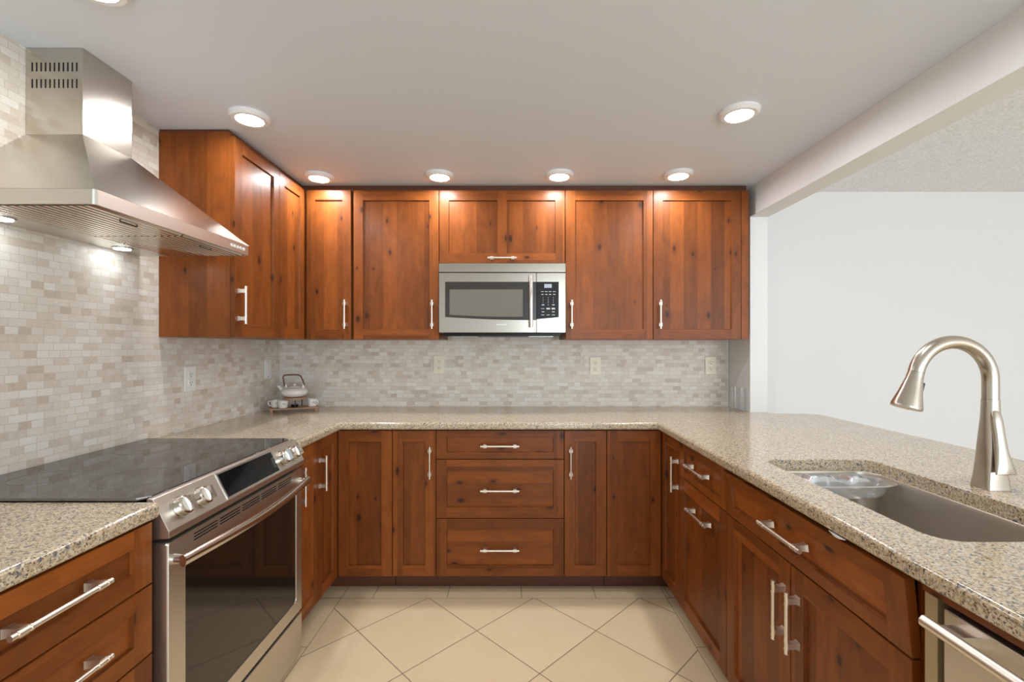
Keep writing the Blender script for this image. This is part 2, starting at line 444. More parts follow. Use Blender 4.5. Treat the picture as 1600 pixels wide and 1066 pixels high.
def handle_mesh(L):
    if L in HM: return HM[L]
    m = MB(); h = L / 2; p = h - 0.021; zb = 0.031
    m.tube([(-h,0,zb), (h,0,zb)], 0.0058, 16)
    for s in (-1, 1):
        x = s * p
        m.loft([[(x-0.011,-0.0095,0),(x+0.011,-0.0095,0),(x+0.011,0.0095,0),(x-0.011,0.0095,0)],
                [(x-0.0075,-0.008,0.010),(x+0.0075,-0.008,0.010),(x+0.0075,0.008,0.010),(x-0.0075,0.008,0.010)],
                [(x-0.0085,-0.0085,zb+0.001),(x+0.0085,-0.0085,zb+0.001),(x+0.0085,0.0085,zb+0.001),(x-0.0085,0.0085,zb+0.001)]])
        for d in (-0.011, 0.011): m.tube([(x+d-0.0018,0,zb), (x+d+0.0018,0,zb)], 0.0070, 14)
        m.tube([(s*h-0.003,0,zb), (s*h+0.001,0,zb)], 0.0062, 14)
    HM[L] = m.mesh('handle', NICKEL, (0,0,0), 30)
    return HM[L]
def handle(parent, kind, plane, u, z, upright, L=None, tilt=None):
    L = L or (0.165 if upright else 0.2)
    o = bpy.data.objects.new('handle', handle_mesh(L)); C.objects.link(o); o.parent = parent
    n = Vector(AX[kind][1]); d = Vector((0,0,1)) if upright else Vector(AX[kind][0]); e = n.cross(d)
    M = Matrix((d, e, n)).transposed().to_4x4()
    M.translation = Vector(P(kind, plane, u, 0, z))
    if tilt is not None: M = tilt @ M
    M.translation -= root_loc(parent)
    o.matrix_local = M
    return o
def door(root, kind, plane, u0, u1, z0, z1, hu=None, hz=None, upright=True, L=None, name='door', tilt=None, **kw):
    m = front_mb(kind, plane, u0, u1, z0, z1, **kw)
    if tilt is not None: m.xform(tilt)
    o = m.build(name, [WV, WH], root)
    if hu is not None: handle(o, kind, plane, hu, hz, upright, L, tilt)
    return o
def drawer(root, kind, plane, u0, u1, z0, z1, hz=None, **kw):
    if z1 - z0 < 0.2: kw.setdefault('rt', 0.034); kw.setdefault('rb', 0.034)
    return door(root, kind, plane, u0, u1, z0, z1, (u0+u1)/2, hz if hz else (z0+z1)/2, False, name='drawer', level=True, **kw)
def carcass(root, p0, p1, toe=None):
    m = MB(); m.box(p0, p1, 0, 0.0, tone=random.random()); m.build('carcass', [WV], root)
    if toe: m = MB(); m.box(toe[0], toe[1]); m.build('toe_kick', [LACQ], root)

ZT, ZD = 0.872, 0.0                                        # carcass top
FL, FB, FR = -0.94, 2.41, 0.775                             # front planes of the three base runs
GB = 'base cabinets under the granite worktop'
# near the range, towards the camera
t = thing('drawer_cabinet', 'wooden base cabinet of stacked drawers between the range and the photo edge', 'cabinet', (-1.25, 0.91, 0), GB)
carcass(t, (XL + 0.004, 0.652, 0.09), (-0.945, 1.164, ZT), ((XL + 0.004, 0.66, 0.0), (-1.005, 1.155, 0.09)))
for z0, z1, hz in ((0.712, 0.866, 0.795), (0.535, 0.708, 0.628), (0.316, 0.531, None), (0.094, 0.312, None)):
    drawer(t, 'L', -0.925, 0.655, 1.160, z0, z1, hz, rt=0.045, rb=0.045)
# narrow cabinet between range and corner
t = thing('base_cabinet', 'narrow wooden base cabinet right beside the far side of the range', 'cabinet', (-1.25, 2.06, 0), GB)
carcass(t, (XL + 0.004, 1.93, 0.09), (FL - 0.0205, 2.163, ZT), ((XL + 0.004, 1.935, 0), (FL - 0.08, 2.16, 0.09)))
door(t, 'L', FL, 1.932, 2.162, 0.094, 0.866, 1.975, 0.703, stile=0.042)
# corner cabinet beside the range
def corner(root, pts, toe):
    m = MB(); m.prism(pts, lambda a, c, z: (a, c, z), 0.09, ZT); m.build('carcass', [WV], root)
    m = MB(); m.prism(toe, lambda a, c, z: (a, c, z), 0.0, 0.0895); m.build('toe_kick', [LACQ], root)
t = thing('corner_cabinet', 'wooden corner base cabinet below the tea set, two doors meeting at right angles', 'cabinet', (-1.2, 2.7, 0), GB)
corner(t, [(XL+0.004, 2.167), (FL-0.0205, 2.167), (FL-0.0205, FB+0.0205), (-0.6525, FB+0.0205), (-0.6525, YB-0.004), (XL+0.004, YB-0.004)],
       [(XL+0.01, 2.17), (FL-0.08, 2.17), (FL-0.08, FB+0.08), (-0.655, FB+0.08), (-0.655, YB-0.01), (XL+0.01, YB-0.01)])
door(t, 'L', FL, 2.167, 2.405, 0.094, 0.866, 2.192, 0.703, stile=0.05)
door(t, 'B', FB, -0.937, -0.653, 0.094, 0.866)
# back run
def back_base(name, label, u0, u1):
    r = thing(name, label, 'cabinet', ((u0+u1)/2, 2.72, 0), GB)
    carcass(r, (u0, FB + 0.0205, 0.09), (u1, YB - 0.004, ZT), ((u0, FB + 0.08, 0), (u1, YB - 0.01, 0.0895)))
    return r
t = back_base('base_cabinet', 'narrow wooden base cabinet under the microwave, handle against the drawer bank, next to tea-set corner', -0.6515, -0.4215)
door(t, 'B', FB, -0.6495, -0.4215, 0.094, 0.866, -0.448, 0.703)
t = back_base('drawer_cabinet', 'wide wooden three-drawer base cabinet in the middle of the back run', -0.4205, 0.2605)
for z0, z1, hz in ((0.716, 0.866, 0.789), (0.402, 0.7125, 0.555), (0.094, 0.3985, 0.243)): drawer(t, 'B', FB, -0.4185, 0.2585, z0, z1, hz)
t = back_base('base_cabinet', 'narrow wooden base cabinet with one door, on the sink side of the three-drawer bank', 0.2615, 0.4845)
door(t, 'B', FB, 0.2615, 0.4835, 0.094, 0.866, 0.292, 0.703)
t = thing('corner_cabinet', 'wooden corner base cabinet where the back run meets the sink peninsula', 'cabinet', (1.0, 2.65, 0), GB)
corner(t, [(0.4855, FB+0.0205), (FR+0.0205, FB+0.0205), (FR+0.0205, 2.146), (1.40, 2.146), (1.40, YB-0.004), (0.4855, YB-0.004)],
       [(0.488, FB+0.08), (FR+0.08, FB+0.08), (FR+0.08, 2.15), (1.39, 2.15), (1.39, YB-0.01), (0.488, YB-0.01)])
door(t, 'B', FB, 0.487, 0.772, 0.094, 0.866)
door(t, 'R', FR, 2.147, 2.405, 0.094, 0.866, 2.172, 0.703, stile=0.05)
# peninsula
t = thing('pull_out_cabinet', 'wooden peninsula base cabinet with a small drawer over one pull-out door', 'cabinet', (1.08, 1.9, 0), GB)
carcass(t, (FR + 0.0205, 1.671, 0.09), (1.40, 2.1445, ZT), ((FR + 0.08, 1.675, 0), (1.39, 2.14, 0.09)))
drawer(t, 'R', FR, 1.672, 2.1435, 0.705, 0.866, 0.789)
door(t, 'R', FR, 1.672, 2.1435, 0.094, 0.7015, 1.89, 0.603, False)
t = thing('sink_cabinet', 'wooden sink base cabinet with two doors and a tilted-out false front', 'cabinet', (1.08, 1.28, 0), GB)
m = MB()
m.box((FR+0.0205, 0.888, 0.09), (1.40, 1.6695, 0.108), 0)
m.box((FR+0.0205, 0.888, 0.108), (1.40, 0.900, ZT), 0); m.box((FR+0.0205, 1.6575, 0.108), (1.40, 1.6695, ZT), 0)
m.box((1.388, 0.900, 0.108), (1.40, 1.6575, ZT), 0); m.box((FR+0.0205, 0.9, 0.66), (FR+0.036, 1.6575, 0.70), 0)
m.build('carcass', [WV], t)
box1((FR+0.08, 0.892, 0), (1.39, 1.666, 0.0895)).build('toe_kick', [LACQ], t)
piv = Vector((FR, 0, 0.703))
TILT = Matrix.Translation(piv) @ Matrix.Rotation(math.radians(-5.5), 4, 'Y') @ Matrix.Translation(-piv)
door(t, 'R', FR, 0.889, 1.668, 0.703, 0.860, 1.281, 0.784, False, name='false_front', level=True, rt=0.034, rb=0.034, tilt=TILT)
door(t, 'R', FR, 1.2825, 1.668, 0.094, 0.699, 1.312, 0.555)
door(t, 'R', FR, 0.889, 1.2795, 0.094, 0.699, 1.248, 0.555)
m = MB(); m.box((FR + 0.0205, 0.861, 0.0), (1.39, 0.886, ZT)); m.build('end_filler', [WV], t)

# ------------------------------------------------------------------ wall cabinets
GW = 'wall cabinets below the kitchen ceiling'
ZU0, ZU1 = 1.354, 2.232
UL, UB = -1.23, 2.67
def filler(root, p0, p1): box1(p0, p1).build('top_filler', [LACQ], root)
def upper(name, label, u0, u1, z0=ZU0):
    r = thing(name, label, 'cabinet', ((u0+u1)/2, 2.85, z0), GW)
    carcass(r, (u0, UB + 0.0205, z0), (u1, YB - 0.001, ZU1)); filler(r, (u0, UB + 0.03, ZU1), (u1, YB - 0.001, ZC - 0.001)); return r
t = thing('wall_cabinet', 'wooden wall cabinet with bare end panel beside the steel range hood', 'cabinet', (-1.4, 2.18, ZU0), GW)
carcass(t, (XL + 0.001, 1.995, ZU0), (UL - 0.0205, 2.3765, 2.2545)); filler(t, (XL + 0.001, 1.999, 2.2545), (UL - 0.03, 2.3765, ZC - 0.001))
door(t, 'L', UL, 1.997, 2.3755, ZU0, 2.236, 2.026, 1.498)
t = thing('corner_wall_cabinet', 'wooden corner wall cabinet above the tea set, two narrow doors meeting in the corner', 'cabinet', (-1.4, 2.8, ZU0), GW)
m = MB(); m.prism([(XL+0.001, 2.3775), (UL-0.0205, 2.3775), (UL-0.0205, UB+0.0205), (-0.9575, UB+0.0205), (-0.9575, YB-0.001), (XL+0.001, YB-0.001)],
                  lambda a, c, z: (a, c, z), ZU0, ZU1); m.build('carcass', [WV], t)
m = MB(); m.prism([(XL+0.001, 2.3775), (UL-0.03, 2.3775), (UL-0.03, UB+0.03), (-0.9575, UB+0.03), (-0.9575, YB-0.001), (XL+0.001, YB-0.001)],
                  lambda a, c, z: (a, c, z), ZU1, ZC-0.001); m.build('top_filler', [LACQ], t)
door(t, 'L', UL, 2.3785, 2.655, ZU0, 2.228, stile=0.05)
door(t, 'B', UB - 0.006, -1.222, -0.962, ZU0, 2.228, -0.990, 1.50, stile=0.05)
t = upper('wall_cabinet', 'single-door wooden wall cabinet between the microwave and the tea-set corner', -0.9555, -0.4475)
door(t, 'B', UB, -0.949, -0.4495, ZU0, 2.228, -0.484, 1.50)
t = upper('wall_cabinet', 'short wooden wall cabinet above the microwave with two-panel lift-up door', -0.4465, 0.2925, 1.797)
door(t, 'B', UB, -0.4445, 0.2905, 1.80, 2.228, -0.075, 1.827, False, L=0.165, cols=2)
t = upper('wall_cabinet', 'single-door wooden wall cabinet touching the keypad side of the microwave', 0.2935, 0.8095)
door(t, 'B', UB, 0.297, 0.808, ZU0, 2.228, 0.329, 1.50)
t = upper('wall_cabinet', 'single-door wooden wall cabinet with side filler next to the white wall', 0.8105, 1.371)
door(t, 'B', UB, 0.8115, 1.3255, ZU0, 2.228, 0.845, 1.50)
m = MB(); m.box((1.328, UB + 0.001, ZU0), (1.371, UB + 0.0205, 2.228), 0, 0.0015); m.build('side_filler', [WV], t)

# ------------------------------------------------------------------ worktops
def slab(name, outer, hole, soft):
    """granite slab; soft(p, q) tells which outline edges are rounded over."""
    m = MB(); bm = m.bm
    def ring(pts):
        v = [bm.verts.new((p[0], p[1], CT - 0.04)) for p in pts]
        return [bm.edges.new((v[i], v[(i+1) % len(v)])) for i in range(len(v))]
    es = ring(outer) + (ring(hole) if hole else [])
    bmesh.ops.triangle_fill(bm, use_beauty=True, use_dissolve=True, edges=es)
    r = bmesh.ops.extrude_face_region(bm, geom=list(bm.faces))
    bmesh.ops.translate(bm, vec=(0,0,0.04), verts=[g for g in r['geom'] if isinstance(g, bmesh.types.BMVert)])
    bmesh.ops.recalc_face_normals(bm, faces=bm.faces)
    hs = set((round(p[0],4), round(p[1],4)) for p in (hole or []))
    top, bot, hol = [], [], []
    for e in bm.edges:
        a, c = e.verts
        if abs(a.co.z - c.co.z) > 1e-5: continue
        if len(e.link_faces) != 2 or abs(e.link_faces[0].normal.z - e.link_faces[1].normal.z) < 0.5: continue
        ka, kc = (round(a.co.x,4), round(a.co.y,4)), (round(c.co.x,4), round(c.co.y,4))
        if ka in hs and kc in hs: hol.append(e)
        elif soft(a.co, c.co): (top if a.co.z > CT - 0.01 else bot).append(e)
    bmesh.ops.bevel(bm, geom=top + bot, offset=0.013, segments=4, affect='EDGES', profile=0.5, clamp_overlap=True)
    hol = [e for e in hol if e.is_valid and e.verts[0].co.z > CT - 0.01]
    if hol: bmesh.ops.bevel(bm, geom=hol, offset=0.003, segments=2, affect='EDGES', profile=0.5, clamp_overlap=True)
    return m.build(name, GRAN, angle=40)
XF, YF, XP, XO = -0.91, 2.383, 0.745, 1.79                 # worktop front edges and the outer edge of the peninsula
HOLE = [(p[0], p[1]) for p in rrect(0.872, 1.25, 0.932, 1.607, 0.055, 0)]
def arc(cx, cy, r, a0, a1, n=6): return [(cx + r*math.cos(math.radians(a0+(a1-a0)*k/n)), cy + r*math.sin(math.radians(a0+(a1-a0)*k/n))) for k in range(n+1)]
outer = [(XL+0.001, 1.931), (XF, 1.931), (XF, YF), (XP, YF), (XP, 0.2), (XO, 0.2)] + arc(XO-0.09, 2.70-0.09, 0.09, 0, 90) + \
        [(1.54, 2.70), (1.50, 2.7485), (1.4185, 2.7485), (1.4185, YB-0.001), (XL+0.001, YB-0.001)]
def soft1(a, c):
    mx, my = (a.x+c.x)/2, (a.y+c.y)/2
    return not (mx < XL + 0.01 or my > 2.72 or my < 0.21 or (my < 1.94 and mx < -0.5))
o = slab('worktop', outer, HOLE, soft1)
tag(o, 'speckled beige granite worktop running round the corner to the sink peninsula', 'worktop')
o = slab('worktop', [(XL+0.001, 0.62), (XF, 0.62), (XF, 1.1635), (XL+0.001, 1.1635)], None, lambda a, c: abs(a.x - XF) < 1e-4 and abs(c.x - XF) < 1e-4)
tag(o, 'short speckled beige granite worktop on the drawer cabinet on the camera side of the range', 'worktop')

# ------------------------------------------------------------------ sink, container, faucet
t = thing('kitchen_sink', 'undermounted stainless steel sink set in the granite peninsula', 'sink', (1.06, 1.27, 0.67))
m = MB(); sx0, sx1, sy0, sy1 = 0.872, 1.25, 0.932, 1.607
def sl(i, z, r): return rrect(sx0+i, sx1-i, sy0+i, sy1-i, max(r, 0.012), z)
m.loft([sl(-0.012, 0.8735, 0.065), sl(0.0, 0.8735, 0.055), sl(0.001, 0.8725, 0.054), sl(0.0025, 0.868, 0.053), sl(0.004, 0.857, 0.052),
        sl(0.018, 0.690, 0.042), sl(0.024, 0.674, 0.040), sl(0.040, 0.668, 0.03), sl(0.040, 0.665, 0.03), sl(0.021, 0.671, 0.042), sl(0.0165, 0.689, 0.044),
        sl(0.0025, 0.857, 0.055), sl(-0.001, 0.868, 0.056), sl(-0.012, 0.8700, 0.065)], 0, False, False, closed=True)
m.build('basin', SINKST, t)
m = MB(); m.loft([sl(0.0405, 0.668, 0.03), sl(0.0405, 0.665, 0.03)]); m.build('basin_floor', SINKST, t)
m = MB(); m.lathe([(0.048, 0.0), (0.046, 0.003), (0.038, 0.004), (0.036, 0.001), (0.012, 0.001)], (1.06, 1.42, 0.668), 32); m.build('drain', STEELP, t)

t = thing('plastic_container', 'clear plastic food tray sitting in the far end of the sink', 'container', (1.061, 1.512, 0.861))
cx, cy = 1.061, 1.512
def ov(a, c, z, p=3.0, n=48):
    out = []
    for k in range(n):
        tt = 2*math.pi*k/n; ct, st = math.cos(tt), math.sin(tt)
        out.append((cx + a*math.copysign(abs(ct)**(2/p), ct), cy + c*math.copysign(abs(st)**(2/p), st), z))
    return out
m = MB(); m.loft([ov(0.182, 0.073, 0.862), ov(0.185, 0.076, 0.8665), ov(0.180, 0.071, 0.869), ov(0.168, 0.060, 0.8665), ov(0.150, 0.052, 0.832, 3.4),
                  ov(0.138, 0.044, 0.822, 3.4), ov(0.137, 0.043, 0.8205, 3.4), ov(0.151, 0.0535, 0.831, 3.4), ov(0.169, 0.061, 0.864), ov(0.176, 0.066, 0.8665)], 0, False, False, closed=True)
m.build('tray', PLASTIC, t)
m = MB(); m.loft([ov(0.1375, 0.0435, 0.8218, 3.4), ov(0.1375, 0.0435, 0.8206, 3.4)]); m.build('tray_floor', PLASTIC, t)
m = MB(); m.prism([(-0.046, 0.8222), (-0.060, 0.862), (0.060, 0.862), (0.046, 0.8222)], lambda a, z, x: (x, cy + a*0.85, z), 1.075, 1.078); m.build('divider', PLASTIC, t)
m = MB()
m.loft([rrect(cx-0.10, cx-0.005, cy-0.035, cy+0.035, 0.015, 0.874), rrect(cx-0.09, cx-0.015, cy-0.028, cy+0.028, 0.012, 0.885),
        rrect(cx-0.085, cx-0.02, cy-0.024, cy+0.024, 0.01, 0.885), rrect(cx-0.086, cx-0.019, cy-0.025, cy+0.025, 0.01, 0.8835),
        rrect(cx-0.098, cx-0.007, cy-0.034, cy+0.034, 0.014, 0.8725)], 0, False, False, closed=True)
m.loft([rrect(cx+0.03, cx+0.10, cy-0.035, cy+0.035, 0.015, 0.874), rrect(cx+0.038, cx+0.092, cy-0.028, cy+0.028, 0.012, 0.882),
        rrect(cx+0.042, cx+0.088, cy-0.024, cy+0.024, 0.01, 0.882), rrect(cx+0.041, cx+0.089, cy-0.025, cy+0.025, 0.01, 0.8805),
        rrect(cx+0.032, cx+0.098, cy-0.034, cy+0.034, 0.014, 0.8725)], 0, False, False, closed=True)
m.build('crumpled_lid', PLASTIC, t)

FX, FY = 1.342, 1.285
t = thing('kitchen_faucet', 'tall brushed nickel pull-down faucet behind the sink', 'faucet', (FX, FY, CT))
def sup(cx, cy, z, a, c, p, n=28):
    out = []
    for k in range(n):
        tt = 2*math.pi*k/n; ct, st = math.cos(tt), math.sin(tt)
        out.append((cx + a*math.copysign(abs(ct)**(2/p), ct), cy + c*math.copysign(abs(st)**(2/p), st), z))
    return out
m = MB()
m.loft([sup(FX, FY, CT + 0.0005, 0.034, 0.030, 7), sup(FX, FY, CT + 0.006, 0.0335, 0.0295, 7), sup(FX, FY, CT + 0.04, 0.030, 0.027, 5), sup(FX, FY, CT + 0.08, 0.027, 0.0255, 4),
        sup(FX, FY, CT + 0.14, 0.0245, 0.0235, 2.8), sup(FX, FY, CT + 0.20, 0.0205, 0.0205, 2.2), sup(FX, FY, CT + 0.25, 0.0195, 0.0195, 2)])
m.build('body', FAUC, t)
R, zc = 0.111, 1.214; pts = [(FX, FY, CT + 0.251), (FX, FY, zc - 0.02)]
for k in range(0, 25):
    a = math.radians(166 * k / 24); pts.append((FX - R + R*math.cos(a), FY - 0.010*(k/24), zc + R*math.sin(a)))
m = MB(); m.tube(pts, [0.0188] * len(pts), 20); m.build('spout', FAUC, t)
e = Vector(pts[-1]); d = (Vector(pts[-1]) - Vector(pts[-2])).normalized()
m = MB(); m.tube([e + d*0.0008, e + d*0.02, e + d*0.06, e + d*0.098, e + d*0.104], [0.0186, 0.0200, 0.0275, 0.0365, 0.036], 24)
sh = m.build('spray_head', FAUC, t)
m = MB(); q = e + d*0.045 + Vector((0.0245, -0.004, 0)); m.tube([q - d*0.014, q + d*0.014], [(0.003, 0.006), (0.004, 0.007)], 10); m.build('spray_button', DARKM, sh)
m = MB(); loops = []
for z, wx, dy, dx, th in ((0.222, 0.006, 0.0225, -0.004, 0.004), (0.212, 0.012, 0.026, -0.004, 0.008), (0.19, 0.0145, 0.030, -0.005, 0.010), (0.15, 0.0145, 0.036, -0.005, 0.010),
                      (0.11, 0.0170, 0.042, -0.005, 0.010), (0.075, 0.0235, 0.048, -0.004, 0.009), (0.052, 0.0285, 0.052, -0.003, 0.006), (0.049, 0.0285, 0.052, -0.003, 0.005)):
    loops.append(sup(FX + dx, FY - dy + 0.008, CT + z, wx, th, 2.2))
m.loft(loops); m.build('lever', FAUC, t)

# ------------------------------------------------------------------ range
t = thing('range', 'stainless slide-in electric range with black glass cooktop', 'range', (-1.23, 1.55, 0))
Y0, Y1, XD = 1.178, 1.922, -0.90
box1((-1.545, Y0+0.002, 0.02), (-0.945, Y1-0.002, 0.905), 0.002).build('body', DARKM, t)
m = MB(); m.prism([(-1.555, 1.166), (-0.972, 1.166), (-0.948, 1.188), (-0.948, 1.905), (-0.972, 1.927), (-1.555, 1.927)], lambda a, c, z: (a, c, z), 0.9155, 0.924, 0, 0.0015)
ct = m.build('cooktop', BLACKG, t)
RINGP = simple('burner_ring_print', (0.10, 0.10, 0.10), 0.3)
for rx, ry, rr in ((-1.12, 1.35, 0.105), (-1.12, 1.74, 0.085), (-1.40, 1.35, 0.075), (-1.40, 1.74, 0.105)):
    m = MB(); m.lathe([(rr, 0.0), (rr+0.0015, 0.0), (rr+0.0015, 0.0002), (rr, 0.0002)], (rx, ry, 0.92402), 56, 0, False, False)
    m.build('burner_marking', RINGP, ct)
m = MB(); m.prism([(-0.9455, 0.900), (-0.953, 0.9150), (-0.947, 0.921), (-0.936, 0.918), (-0.893, 0.834), (-0.893, 0.816), (-0.9445, 0.812)],
                  lambda a, z, yy: (a, yy, z), Y0 - 0.004, Y1 + 0.004, 0, 0.002)
cp = m.build('control_panel', STEEL, t)
pa, pb = Vector((-0.936, 0, 0.918)), Vector((-0.893, 0, 0.834))
pd = (pb - pa); pn = Vector((-pd.z, 0, pd.x)).normalized()
if pn.x < 0: pn = -pn
def on(f, yy, h=0.0):
    p = pa + pd * f + pn * h; return Vector((p.x, yy, p.z))
def slant(mb, f0, f1, ya, yb, h0, h1, mi=0):
    mb.loft([[on(f0, ya, h0), on(f1, ya, h0), on(f1, yb, h0), on(f0, yb, h0)], [on(f0, ya, h1), on(f1, ya, h1), on(f1, yb, h1), on(f0, yb, h1)]], mi)
m = MB(); slant(m, 0.04, 0.96, 1.415, 1.735, 0.0003, 0.0022); m.build('display_frame', STEELP, cp)
m = MB(); slant(m, 0.09, 0.91, 1.422, 1.728, 0.0023, 0.0030); m.build('display', DISPG, cp)
for yy in (1.240, 1.320, 1.782, 1.862):
    m = MB()
    def kp(h): return on(0.52, yy, h)
    m.tube([kp(0.0003), kp(0.004), kp(0.0045), kp(0.022), kp(0.024), kp(0.028)], [0.031, 0.031, 0.0265, 0.0255, 0.0215, 0.0205], 28)
    ux = pd.normalized()
    q = [kp(0.0265) + ux*s1*0.021 + Vector((0, s2*0.0065, 0)) for s1, s2 in ((-1,-1),(1,-1),(1,1),(-1,1))]
    m.loft([q, [kp(0.044) + ux*s1*0.019 + Vector((0, s2*0.005, 0)) for s1, s2 in ((-1,-1),(1,-1),(1,1),(-1,1))]])
    m.build('knob', STEELP, cp, 30)
# oven door
m = MB(); D0, D1 = 0.208, 0.803
wy0, wy1, wz0, wz1 = 1.242, 1.872, 0.262, 0.722
def dl(y0, y1, z0, z1, x, r): return [(x, p[0], p[1]) for p in rrect(y0, y1, z0, z1, r, 0, 5)]
m.loft([dl(Y0, Y1, D0, D1, -0.944, 0.006), dl(Y0, Y1, D0, D1, XD - 0.006, 0.006), dl(Y0+0.004, Y1-0.004, D0+0.003, D1-0.003, XD, 0.006),
        dl(wy0, wy1, wz0, wz1, XD, 0.015), dl(wy0+0.001, wy1-0.001, wz0+0.001, wz1-0.001, XD-0.004, 0.015)], 0, True, False)
od = m.build('oven_door', STEEL, t)
m = MB(); m.loft([dl(wy0+0.001, wy1-0.001, wz0+0.001, wz1-0.001, XD-0.006, 0.014), dl(wy0+0.001, wy1-0.001, wz0+0.001, wz1-0.001, XD-0.0028, 0.014)]); m.build('oven_window', OVENG, od)
for g in range(5):
    for k in range(3):
        ya = 1.275 + g*0.113
        m = MB(); m.box((XD - 0.002, ya, 0.786 - k*0.0085), (XD + 0.0006, ya + 0.10, 0.7895 - k*0.0085)); m.build('vent_slot', BLACK, od)
m = MB(); hp = []
for k in range(25):
    f = k / 24; hp.append((XD + 0.030 + 0.030*math.sin(math.pi*f), 1.190 + 0.722*f, 0.752))
m.tube(hp, [(0.0155, 0.011)] * 25, 18)
for k in (0, 24): m.tube([(XD - 0.002, hp[k][1] + (0.012 if k == 0 else -0.012), 0.752), (hp[k][0], hp[k][1] + (0.012 if k == 0 else -0.012), 0.752)], [(0.014, 0.013), (0.011, 0.011)], 14)
m.build('oven_handle', STEELP, od)
m = MB(); m.box((-0.944, Y0, 0.028), (XD, Y1, 0.196), 0, 0.005); m.build('storage_drawer', STEEL, t)
m = MB(); m.box((-1.50, Y0+0.02, 0.0), (-0.97, Y1-0.02, 0.0195)); m.build('plinth', BLACK, t)

# ------------------------------------------------------------------ range hood
t = thing('range_hood', 'stainless chimney range hood on the tiled wall above the range', 'hood', (-1.4, 1.545, 1.688))
hx, hy0, hy1, hz = -1.105, 1.195, 1.893, 1.688
m = MB(); XW = XL + 0.001
cxh, cy0, cy1, czh = -1.381, 1.452, 1.640, 1.99
m.loft([[(XW, hy0, hz+0.041), (hx, hy0, hz+0.041), (hx, hy1, hz+0.041), (XW, hy1, hz+0.041)], [(XW, cy0, czh), (cxh, cy0, czh), (cxh, cy1, czh), (XW, cy1, czh)]], 0)
m.build('canopy', HOODST, t)
m = MB(); r = 0.012
def lip(i, z): return [(XW, hy0+i, z)] + [(hx-i-r + r*math.sin(math.radians(a)), hy0+i+r - r*math.cos(math.radians(a)), z) for a in range(0, 91, 15)] + \
                      [(hx-i-r + r*math.cos(math.radians(a)), hy1-i-r + r*math.sin(math.radians(a)), z) for a in range(0, 91, 15)] + [(XW, hy1-i, z)]
m.loft([lip(0.0, hz+0.0405), lip(0.0, hz), lip(0.004, hz), lip(0.004, hz+0.006)], 0, True, True)
ring = m.build('lip', STEEL, t)
for k in range(5):
    m = MB(); yy = 1.775 + k*0.019; m.cyl((hx - 0.0005, yy, hz+0.02), (hx + 0.0035, yy, hz+0.02), 0.0062, 18); m.build('button', WPLAST, ring)
m = MB(); m.box((XW, cy0, czh), (cxh, cy1, ZC - 0.0015), 0, 0.001); ch = m.build('chimney', HOODST, t)
for row in range(2):
    for k in range(11):
        xx = -1.541 + k*0.0142; zz = 2.205 - row*0.053
        m = MB(); m.box((xx-0.002, cy0 - 0.0006, zz - 0.014), (xx + 0.002, cy0 + 0.001, zz + 0.014)); m.build('vent_slot', BLACK, ch)
m = MB(); m.cyl((-1.552, cy0 - 0.001, 2.252), (-1.552, cy0 + 0.001, 2.252), 0.004, 12); m.build('screw', STEELP, ch)
for ya, yb in ((hy0 + 0.012, 1.541), (1.547, hy1 - 0.012)):
    m = MB(); pr = []; n = 14; xa, xb = -1.440, hx - 0.022
    for k in range(n):
        x0 = xa + (xb - xa) * k / n; wdt = (xb - xa) / n
        pr += [(x0, hz+0.0045), (x0 + wdt*0.25, hz - 0.0015), (x0 + wdt*0.75, hz - 0.0015), (x0 + wdt*0.95, hz + 0.0045)]
    pr += [(xb, hz+0.0055), (xa, hz+0.0055)]
    m.prism(pr, lambda a, z, yy: (a, yy, z), ya, yb)
    f = m.build('baffle_filter', STEELP, t)
    m = MB(); yc = (ya+yb)/2; zz = hz - 0.006
    m.tube([(xb - 0.04, yc-0.03, hz - 0.001), (xb - 0.04, yc-0.03, zz), (xb - 0.04, yc+0.03, zz), (xb - 0.04, yc+0.03, hz - 0.001)], 0.002, 8); m.build('filter_latch', DARKM, f)
m = MB(); m.box((XW, hy0+0.006, hz - 0.0005), (-1.443, hy1-0.006, hz+0.0055)); bp_ = m.build('light_panel', STEEL, t)
for yy in (1.325, 1.735):
    m = MB(); m.lathe([(0.034, 0), (0.034, 0.003), (0.028, 0.003)], (-1.498, yy, hz - 0.004), 24); q = m.build('hood_lamp', STEELP, bp_)
    m = MB(); m.lathe([(0.026, 0.0), (0.026, 0.0012)], (-1.498, yy, hz - 0.0055), 24); m.build('lamp_lens', HOODL, bp_)

# ------------------------------------------------------------------ microwave
t = thing('microwave', 'stainless over-the-range microwave hung between the wall cabinets', 'microwave', (-0.075, 2.84, 1.375))
MX0, MX1, MZ0, MZ1, MY = -0.440, 0.2905, 1.3915, 1.7915, 2.62
box1((MX0 + 0.001, MY + 0.0305, MZ0 + 0.001), (MX1 - 0.001, YB - 0.001, MZ1), 0.001).build('body', DARKM, t)
def q2x(px): return (px - 805) * MY / 711
def q2z(py): return 1.314 - (py - 541) * MY / 711
m = MB(); m.box((MX0, MY, q2z(425.2)), (MX1, MY + 0.03, MZ1), 0, 0.002); m.build('vent_grille', STEELX, t)
dx1 = q2x(837.8)
wl, wr, wt = q2x(695.5), q2x(825.8), q2z(440.5)
def wpoly(l, r_, top, b0, b1, n=12):                       # a window whose lower edge bows downward
    pts = [(l, top), (r_, top)]
    for k in range(n + 1):
        f = k / n; pts.append((r_ + (l - r_) * f, b1 + (b0 - b1) * f - 0.0045 * math.sin(math.pi * f)))
    return pts
m = MB(); m.box((MX0, MY, MZ0), (dx1, MY + 0.03, q2z(426.2)), 0, 0.003); md = m.build('door', STEELX, t)
